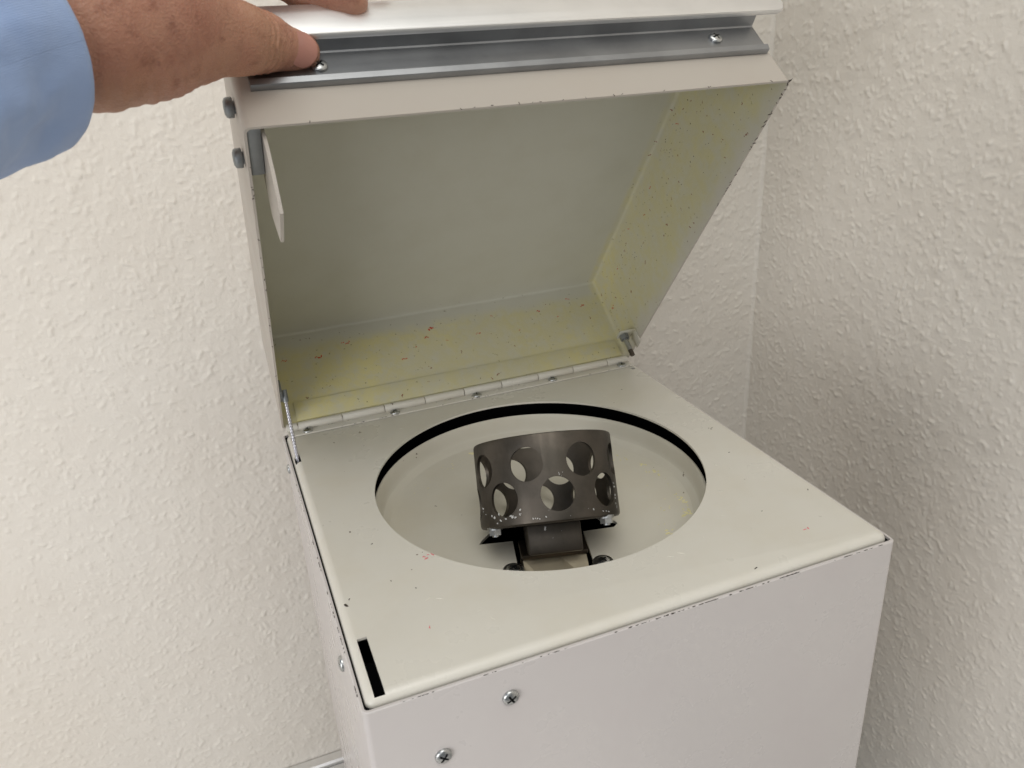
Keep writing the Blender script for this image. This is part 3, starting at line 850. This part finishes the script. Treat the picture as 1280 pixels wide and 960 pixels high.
# thumb nail: a curved plate following the tip of the thumb
bm = bmesh.new()
A = Vector(thumb[1][:3]); B = Vector(thumb[0][:3]); axn = (B - A).normalized()
tocam = (Vector(cam.location) - B).normalized()
nn = (tocam - axn * tocam.dot(axn)); nn.normalize()
nn = (Matrix.Rotation(R(-8), 3, axn) @ nn); side = axn.cross(nn)
ns, ntt = 14, 14; grid = []
for i in range(ns + 1):
    row = []
    for j in range(ntt + 1):
        a_, b_ = i / ns * 2 - 1, j / ntt * 2 - 1
        # round the rectangle
        k = math.sqrt(1 - .5 * b_ * b_) ; k2 = math.sqrt(1 - .3 * a_ * a_)
        s = .0062 * a_ * k; w = R(50) * b_ * k2 * (1 - .22 * max(0, a_) ** 2)
        L_ = .0060 + s
        rad = (.0096 if L_ < .006 else .0096 - (L_ - .006) * .16) + .00035
        rad *= 1.0 if L_ < .009 else 1 - ((L_ - .009) / .0085) ** 2 * .35
        row.append(bm.verts.new(A + axn * (L_ - .0005) + (nn * math.cos(w) + side * math.sin(w)) * rad - Vector(pc)))
    grid.append(row)
for i in range(ns):
    for j in range(ntt): bm.faces.new((grid[i][j], grid[i + 1][j], grid[i + 1][j + 1], grid[i][j + 1]))
nail = from_bm('thumb_nail', bm, M['nail'], person, 60)
md = nail.modifiers.new('s', 'SOLIDIFY'); md.thickness = .0006; md.offset = 0
apply_mods(nail, 60)

# sleeve: swept tube with folds, turned in at the cuff
path = [(-.0795, .0850, .2718, .0405), (-.0825, .0818, .2712, .0409), (-.0960, .0665, .2680, .0412), (-.1120, .045, .2632, .0435), (-.1335, .0027, .2555, .0515), (-.1591, -.0571, .2452, .0590), (-.21, -.16, .215, .066), (-.27, -.28, .17, .072)]
pp = [Vector(p[:3]) for p in path]; rad = [p[3] for p in path]
bm = bmesh.new(); uvl = bm.loops.layers.uv.new('UVMap')
dense = []
for i in range(len(pp) - 1):
    m = max(2, int((pp[i + 1] - pp[i]).length / .003))
    for k in range(m):
        s = k / m; dense.append((pp[i].lerp(pp[i + 1], s), rad[i] + (rad[i + 1] - rad[i]) * s))
dense.append((pp[-1], rad[-1]))
# smooth the centre line
for _ in range(12):
    dense = [dense[0]] + [((dense[i - 1][0] + dense[i][0] * 2 + dense[i + 1][0]) / 4, (dense[i - 1][1] + dense[i][1] * 2 + dense[i + 1][1]) / 4) for i in range(1, len(dense) - 1)] + [dense[-1]]
NS = 96; rows = []; length = 0
def ring_at(P, d, r, ln, fold=1.):
    q = d.to_track_quat('Z', 'Y'); row = []
    for k in range(NS):
        a = 2 * math.pi * k / NS
        ff = fold * min(1, max(0, (ln - .004) / .02))
        rr2 = r * (1 + .018 * math.sin(2 * a + 1) + ff * (.020 * math.sin(3 * a + ln * 60) + .016 * math.sin(5 * a - ln * 95 + 1) + .015 * math.sin(ln * 150 + 2.4 * math.sin(a + .7))))
        pn = Vector((math.cos(a) * 2.2, math.sin(a) * 2.2, ln * 28)); rr2 *= 1 + ff * .07 * mnoise.fractal(pn, .8, 2., 3) + fold * .006 * mnoise.noise(pn * 3)
        row.append(bm.verts.new(P + q @ Vector((rr2 * math.cos(a), rr2 * math.sin(a), 0)) - Vector(pc)))
    return row
d0 = (dense[1][0] - dense[0][0]).normalized()
rows.append(ring_at(dense[8][0], d0, dense[0][1] * .93, 0, 0)); rows.append(ring_at(dense[1][0], d0, dense[0][1] * .955, 0, 0))
rows.append(ring_at(dense[0][0] - d0 * .0006, d0, dense[0][1] * .975, 0, 0))
for i, (P_, r_) in enumerate(dense):
    d = (dense[min(i + 1, len(dense) - 1)][0] - dense[max(i - 1, 0)][0]).normalized()
    if i: length += (P_ - dense[i - 1][0]).length
    rows.append(ring_at(P_, d, r_, length))
for i, (A_, B_) in enumerate(zip(rows, rows[1:])):
    for k in range(NS):
        f = bm.faces.new((A_[k], A_[(k + 1) % NS], B_[(k + 1) % NS], B_[k]))
        for lp, (uu, vv) in zip(f.loops, ((k, i), (k + 1, i), (k + 1, i + 1), (k, i + 1))): lp[uvl].uv = (uu / NS * .28, vv * .003)
bm.faces.new(rows[-1])
sl = from_bm('sleeve', bm, M['cloth'], person, 60)
sl['label'] = 'light blue shirt sleeve'
